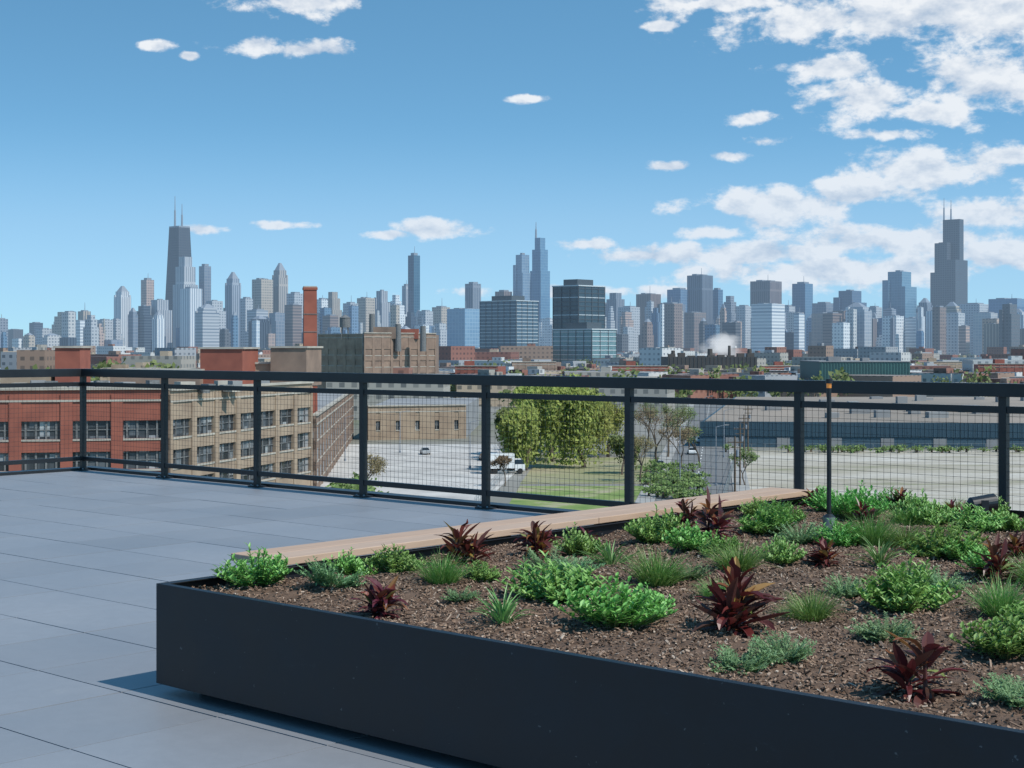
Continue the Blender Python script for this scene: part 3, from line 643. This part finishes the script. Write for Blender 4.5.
# further brick blocks across centre and right
for (x0,x1,yt,d,nb,mt) in[(455,498,366,760,6,0),(512,556,362,900,6,6),(612,668,366,820,7,0),(760,815,366,880,6,0),(915,965,362,980,6,5),(978,1040,364,800,8,0),(100,160,372,520,6,5),(440,470,352,1250,4,0),(640,668,352,1300,4,0)]:
    b=MB();p0=brg(x0,d);p1=brg(x1,d+R.uniform(-10,12));zt=hgt(yt,d);rr_=[];z=GZ+1.5
    while z+3<zt:rr_.append((z,z+1.9));z+=3.9
    bwall(b,p0,p1,GZ,zt,nb,rr_,1.8,mt,3);q=[p0,p1,(p1[0]+4,p1[1]+22),(p0[0]+4,p0[1]+22)];b.quadbox(shr(q,.98),GZ,zt-.35,mt)
    X,Y=brg((x0*2+x1)/3,d+10);b.rbox(X,Y,5,4,zt-.4,zt+2.4,0,mt);b.obj('brick_building',BM)
blk=pm('dark_cladding',(.030,.032,.035),(.05,.047,.043),.7,.1);teal=pm('teal_cladding',(.04,.12,.115),(.03,.085,.085),.6,.05);rust=pm('rust_brown',(.08,.065,.055),rough=.8)
b=MB();d=950;X0=brg(668,d)[0];X1=brg(757,d)[0];z=hgt(357,d);b.box(X0,X1,d,d+45,GZ,z)
nn=9
for i in range(nn):
    xa=X0+(X1-X0)*i/nn;b.box(xa+.6,xa+(X1-X0)/nn-1.2,d+3,d+8,z,z+R.uniform(.8,2.6),1)
for i in range(22):
    xa=X0+(X1-X0)*(i+.5)/22;b.box(xa-.15,xa+.15,d-.3,d-.001,GZ,z,1)
for f_,r,hh in((.08,1.4,4),(.5,1.8,5),(.72,1.0,7),(.95,1.6,5)):
    xx=X0+(X1-X0)*f_;b.tube((xx,d+12,z),(xx,d+12,z+hh),r,r*.85,10,1)
b.obj('industrial_plant',[blk,rust])
b=MB();d=720;X0=brg(820,d)[0];X1=brg(910,d)[0];z=hgt(362,d);b.box(X0,X1,d,d+50,GZ,z)
for i in range(30):
    xa=X0+(X1-X0)*(i+.5)/30;b.box(xa-.12,xa+.12,d-.25,d-.001,GZ,z-.3)
b.box(X0-.3,X1+.3,d-.35,d+50.3,z,z+.35,1);b.box(X0+6,X0+12,d+10,d+16,z+.35,z+2.4,1);b.box(X0+22,X0+25,d+10,d+16,z+.35,z+1.9,1);b.obj('teal_warehouse',[teal,M['roofgrey']])
roofb=pm('gravel_roof',(.30,.245,.20),(.21,.18,.15),.95,.03);navy=pm('navy_cladding',(.022,.055,.085),(.03,.07,.10),.6,.05);navy2=pm('navy_cladding_light',(.05,.10,.14),rough=.6)
b=MB();zt=-16.3;q=[brg(700,366),brg(1230,352),brg(1230,560),brg(735,560)]
b.quadbox(q,GZ,zt,4);b.quadbox(shr(q,.992),zt,zt+.02,0)
n=(0,-1)
b.wall(q[0],q[1],.0,.25,zt-3.1,zt+.35,n,1)
for i in range(120):b.wall(q[0],q[1],.251,.33,zt-3.0,zt+.3,n,4,i/120,i/120+.0012)
for i in range(9):b.wall(q[0],q[1],.02,.12,GZ,GZ+2.4,n,3,.05+i*.1,.05+i*.1+.025)
for i in range(30):
    X,Y=brg(R.uniform(760,1150),R.uniform(390,540));b.rbox(X,Y,R.uniform(2,5),R.uniform(2,4),zt,zt+R.uniform(.8,2.2),0,3)
b.obj('long_warehouse',[roofb,navy,M['concrete'],M['roofgrey'],navy2])
# steam: homogeneous puffs, made self-glowing in place of light scattered inside them
m=bpy.data.materials.new('steam');m.use_nodes=True;t=m.node_tree;t.nodes.clear();o=t.nodes.new('ShaderNodeOutputMaterial')
va=t.nodes.new('ShaderNodeVolumeAbsorption');va.inputs['Color'].default_value=(0,0,0,1);va.inputs['Density'].default_value=.028
ve=t.nodes.new('ShaderNodeEmission');ve.inputs[0].default_value=(.80,.85,.91,1);ve.inputs[1].default_value=.025
ad=t.nodes.new('ShaderNodeAddShader');t.links.new(va.outputs[0],ad.inputs[0]);t.links.new(ve.outputs[0],ad.inputs[1]);t.links.new(ad.outputs[0],o.inputs['Volume'])
bm=bmesh.new()
r=random.Random(4)
for i in range(26):
    k=bmesh.ops.create_icosphere(bm,subdivisions=3,radius=1)['verts'];u=i/25;s_=2.5+6*u*r.uniform(.6,1.2)
    c=Vector((-22+62*u+r.gauss(0,4),r.gauss(0,3)+i*20,-4+13*u**.7+r.gauss(0,3)));off=Vector((i*7,0,0))
    for v in k:
        n_=1+noise.noise(v.co*1.4+off)*.7+noise.noise(v.co*3.5+off)*.25;v.co=v.co*n_;v.co=Vector((v.co.x*s_*1.5,v.co.y*s_*.8,v.co.z*s_))+c
me=bpy.data.meshes.new('steam_plume');bm.to_mesh(me);bm.free();me.materials.append(m);X,Y=brg(762,1010);mkobj('steam_plume',me,loc=(X,Y,-1))

# ---------------- trees ----------------
bark=pm('bark',(.13,.10,.075),(.08,.06,.045),.95,2)
def leafstops(c):return [(0,tuple(x*.6 for x in c)),(.5,c),(1,tuple(min(1,x*1.4) for x in c))]
Lwil=leafmat('willow_leaf',leafstops((.29,.34,.085)),.7,.4);Lgrn=leafmat('spring_leaf',leafstops((.15,.21,.06)),.6,.3);Lbud=leafmat('bud_leaf',leafstops((.22,.17,.09)),.7,.3)
def tree(name,px,d,h_,sp,lm,nl,ls,seed,hang=0,trunk=.30):
    r=random.Random(seed);b=MB();X,Y=brg(px,d);tips=[]
    def grow(p,dr_,ln,rad,dep):
        segs=3;
        for i in range(segs):
            nd=(dr_+Vector((r.gauss(0,.13),r.gauss(0,.13),r.gauss(.03,.08)))).normalized();q=p+nd*ln/segs
            b.tube(p,q,rad*(1-.25*i/segs),rad*(1-.25*(i+1)/segs),6 if dep<2 else 4,0,False);p=q;dr_=nd
            if dep>=2:tips.append((q,r.random()))
        if dep<4:
            for k in range(r.choice([3,3,4]) if dep<3 else 3):
                a=r.uniform(0,6.28);sp_=r.uniform(.4,.85)*sp
                nd=(dr_+Vector((math.cos(a)*sp_,math.sin(a)*sp_,r.uniform(-.1,.35)))).normalized();grow(p,nd,ln*r.uniform(.6,.8),rad*.58,dep+1)
        else:tips.append((p,r.random()))
    grow(Vector((0,0,0)),Vector((0,0,1)),h_*trunk,h_*.018,0)
    zm=max(t_[0].z for t_ in tips);k=h_/zm
    for i in range(nl):
        c,hv=r.choice(tips);g_=h_*.028;dz=abs(r.gauss(0,1))*h_*hang*(.2+.9*hv) if hang else 0
        p=Vector((c.x*(1+.2*(dz>0))+r.gauss(0,g_),c.y*(1+.2*(dz>0))+r.gauss(0,g_),max(.6,c.z+r.gauss(0,g_)-dz)))
        u=Vector((r.gauss(0,1),r.gauss(0,1),r.gauss(0,1)+(1.2 if hang else 0))).normalized();w_=u.orthogonal().normalized();s_=ls*r.uniform(.5,1.3);n0=len(b.v)
        b.v+=[tuple(p+u*s_),tuple(p+w_*s_*.5),tuple(p-u*s_),tuple(p-w_*s_*.5)];b.f.append((n0,n0+1,n0+2,n0+3));b.m.append(1)
    me=b.mesh(name,[bark,lm]);o=mkobj(name,me,loc=(X,Y,GZ));o.scale=(k,k,k);return o
tree('willow_tree',526,296,12.0,1.1,Lwil,9000,.25,3,.18,.2)
tree('willow_tree',552,318,16.5,1.05,Lwil,12000,.27,9,.20,.2)
tree('willow_tree',584,302,15.5,1.1,Lwil,11000,.25,5,.20,.2)
tree('willow_tree',608,332,13,1.1,Lwil,8500,.25,6,.18,.2)
tree('willow_tree',570,350,17,1.1,Lwil,8000,.28,16,.18,.2)
tree('spring_tree',508,338,10,1.1,Lgrn,5000,.26,7,.12,.22)
tree('spring_tree',622,285,7,1.1,Lgrn,3500,.22,8,.10,.22)
for i,(px,d,h_) in enumerate([(655,300,12),(668,330,11),(680,285,9),(645,350,11),(360,240,7),(745,262,6),(640,270,8),(700,300,8),(505,262,5),(690,345,10)]):
    tree('budding_tree',px,d,h_,1.0,Lbud if i%2==0 else Lgrn,1500,.13,20+i)
def mass(name,items,lm):
    b=MB()
    for (X,Y,h_,wd) in items:
        b.tube((X,Y,GZ),(X,Y,GZ+h_*.6),.3,.15,4,0,False);cl=[(X+R.gauss(0,wd*.28),Y+R.gauss(0,wd*.28),GZ+h_*R.uniform(.35,.85)) for _ in range(7)]
        for i in range(110):
            c=R.choice(cl);p=Vector((c[0]+R.gauss(0,wd*.14),c[1]+R.gauss(0,wd*.14),c[2]+R.gauss(0,h_*.1)))
            u=Vector((R.gauss(0,1),R.gauss(0,1),R.gauss(0,1))).normalized();w_=u.orthogonal().normalized();s_=wd*.09*R.uniform(.6,1.4);n0=len(b.v)
            b.v+=[tuple(p+u*s_),tuple(p+w_*s_*.8),tuple(p-u*s_),tuple(p-w_*s_*.8)];b.f.append((n0,n0+1,n0+2,n0+3));b.m.append(1)
    b.obj(name,[bark,lm])
it=[]
for i in range(420):
    d=math.exp(R.uniform(math.log(600),math.log(3200)));px=R.uniform(-60,1080);it.append((*brg(px,d),R.uniform(8,15),R.uniform(8,15)))
for i in range(26):it.append((*brg(R.uniform(100,165),R.uniform(640,720)),R.uniform(12,18),13))
mass('distant_tree_line',it,Lgrn)
it=[]
for i in range(60):it.append((*brg(R.uniform(645,700),R.uniform(235,300)),R.uniform(1,2.2),2.4))
for i in range(50):it.append((*brg(R.uniform(720,1100),R.uniform(344,350)),R.uniform(1,2),2.2))
for i in range(16):it.append((*brg(R.uniform(340,366),R.uniform(225,245)),R.uniform(2,4),3.5))
mass('shrubs',it,Lgrn)

# ---------------- vehicles ----------------
tyre=pm('tyre',(.02,.02,.02),rough=.8);cgl=pm('car_glass',(.02,.025,.03),rough=.08);lampw=pm('headlamp',(.7,.7,.7),rough=.2)
paints=[pm('car_paint_'+n_,c,tuple(x*.95 for x in c),.25,1) for n_,c in(('white',(.75,.75,.75)),('silver',(.4,.42,.44)),('red',(.35,.03,.03)),('black',(.02,.02,.025)),('blue',(.05,.1,.25)))]
def car(px,d,rot,pi):
    b=MB()
    prof=[(-2.2,.35),(-2.25,.75),(-2.1,.95),(-1.5,1.0),(.9,.98),(2.0,.82),(2.25,.6),(2.2,.35)]
    cab=[(-1.75,.98),(-1.25,1.42),(.25,1.45),(1.05,.97)]
    def ext(pr,w0,w1,mi):
        n=len(pr);k=len(b.v);zz0=min(p[1] for p in pr);zz1=max(p[1] for p in pr)
        for sg in(-1,1):
            for (x,z) in pr:
                f_=(z-zz0)/(zz1-zz0);b.v.append((x,sg*(w0+(w1-w0)*f_),z))
        for i in range(n):
            j=(i+1)%n;b.f.append((k+i,k+j,k+n+j,k+n+i));b.m.append(mi)
        b.f.append(tuple(k+i for i in range(n)));b.m.append(mi);b.f.append(tuple(k+n+i for i in reversed(range(n))));b.m.append(mi)
    ext(prof,.9,.84,0);ext(cab,.80,.62,1);b.box(-1.2,.25,-.6,.6,1.452,1.48,0)
    for x in(-1.4,1.4):
        for sg in(-1,1):b.tube((x,sg*.70,.33),(x,sg*.93,.33),.34,.34,14,2)
    for sg in(-1,1):b.box(2.15,2.27,sg*.65-.15,sg*.65+.15,.6,.72,3)
    X,Y=brg(px,d);b.obj('parked_car',[paints[pi],cgl,tyre,lampw],mat=Matrix.Translation((X,Y,GZ+.08))@Matrix.Rotation(rot,4,'Z'))
for px,d,r_,pi in[(425,340,1.75,1),(484,322,1.7,3),(660,300,1.5,3),(692,340,1.55,0),(697,270,1.6,1),(703,420,1.55,2),(700,380,-1.55,0)]:car(px,d,r_,pi)
def truck(px,d,rot):
    b=MB();b.box(-4,1.6,-1.25,1.25,1.0,3.7,0);b.box(1.75,3.6,-1.1,1.1,.6,1.75,0);b.quadbox([(1.75,-1.08),(3.5,-1.08),(3.5,1.08),(1.75,1.08)],1.75,2.6,1,[(1.75,-1),(2.9,-1),(2.9,1),(1.75,1)]);b.box(1.8,2.9,-1,1,2.602,2.72,0)
    b.box(-3.9,3.4,-.5,.5,.6,.98,2)
    for x in(-3,-2,2.7):
        for sg in(-1,1):b.tube((x,sg*.85,.5),(x,sg*1.15,.5),.5,.5,14,2)
    X,Y=brg(px,d);b.obj('box_truck',[paints[0],cgl,tyre],mat=Matrix.Translation((X,Y,GZ+.06))@Matrix.Rotation(rot,4,'Z'))
truck(505,288,.15)
for px,d,hh in[(470,300,9),(400,345,9),(680,262,10),(724,330,10),(716,262,10),(705,420,10),(345,320,9)]:
    b=MB();b.tube((0,0,0),(0,0,.5),.25,.25,10,0);b.tube((0,0,.5),(0,0,hh),.11,.07,8,0);b.tube((0,0,hh),(1.6,0,hh+.35),.05,.04,6,0);b.box(1.4,2.2,-.16,.16,hh+.28,hh+.42,1)
    X,Y=brg(px,d);b.obj('street_lamp',[M['antenna'],M['roofgrey']],loc=(X,Y,GZ))
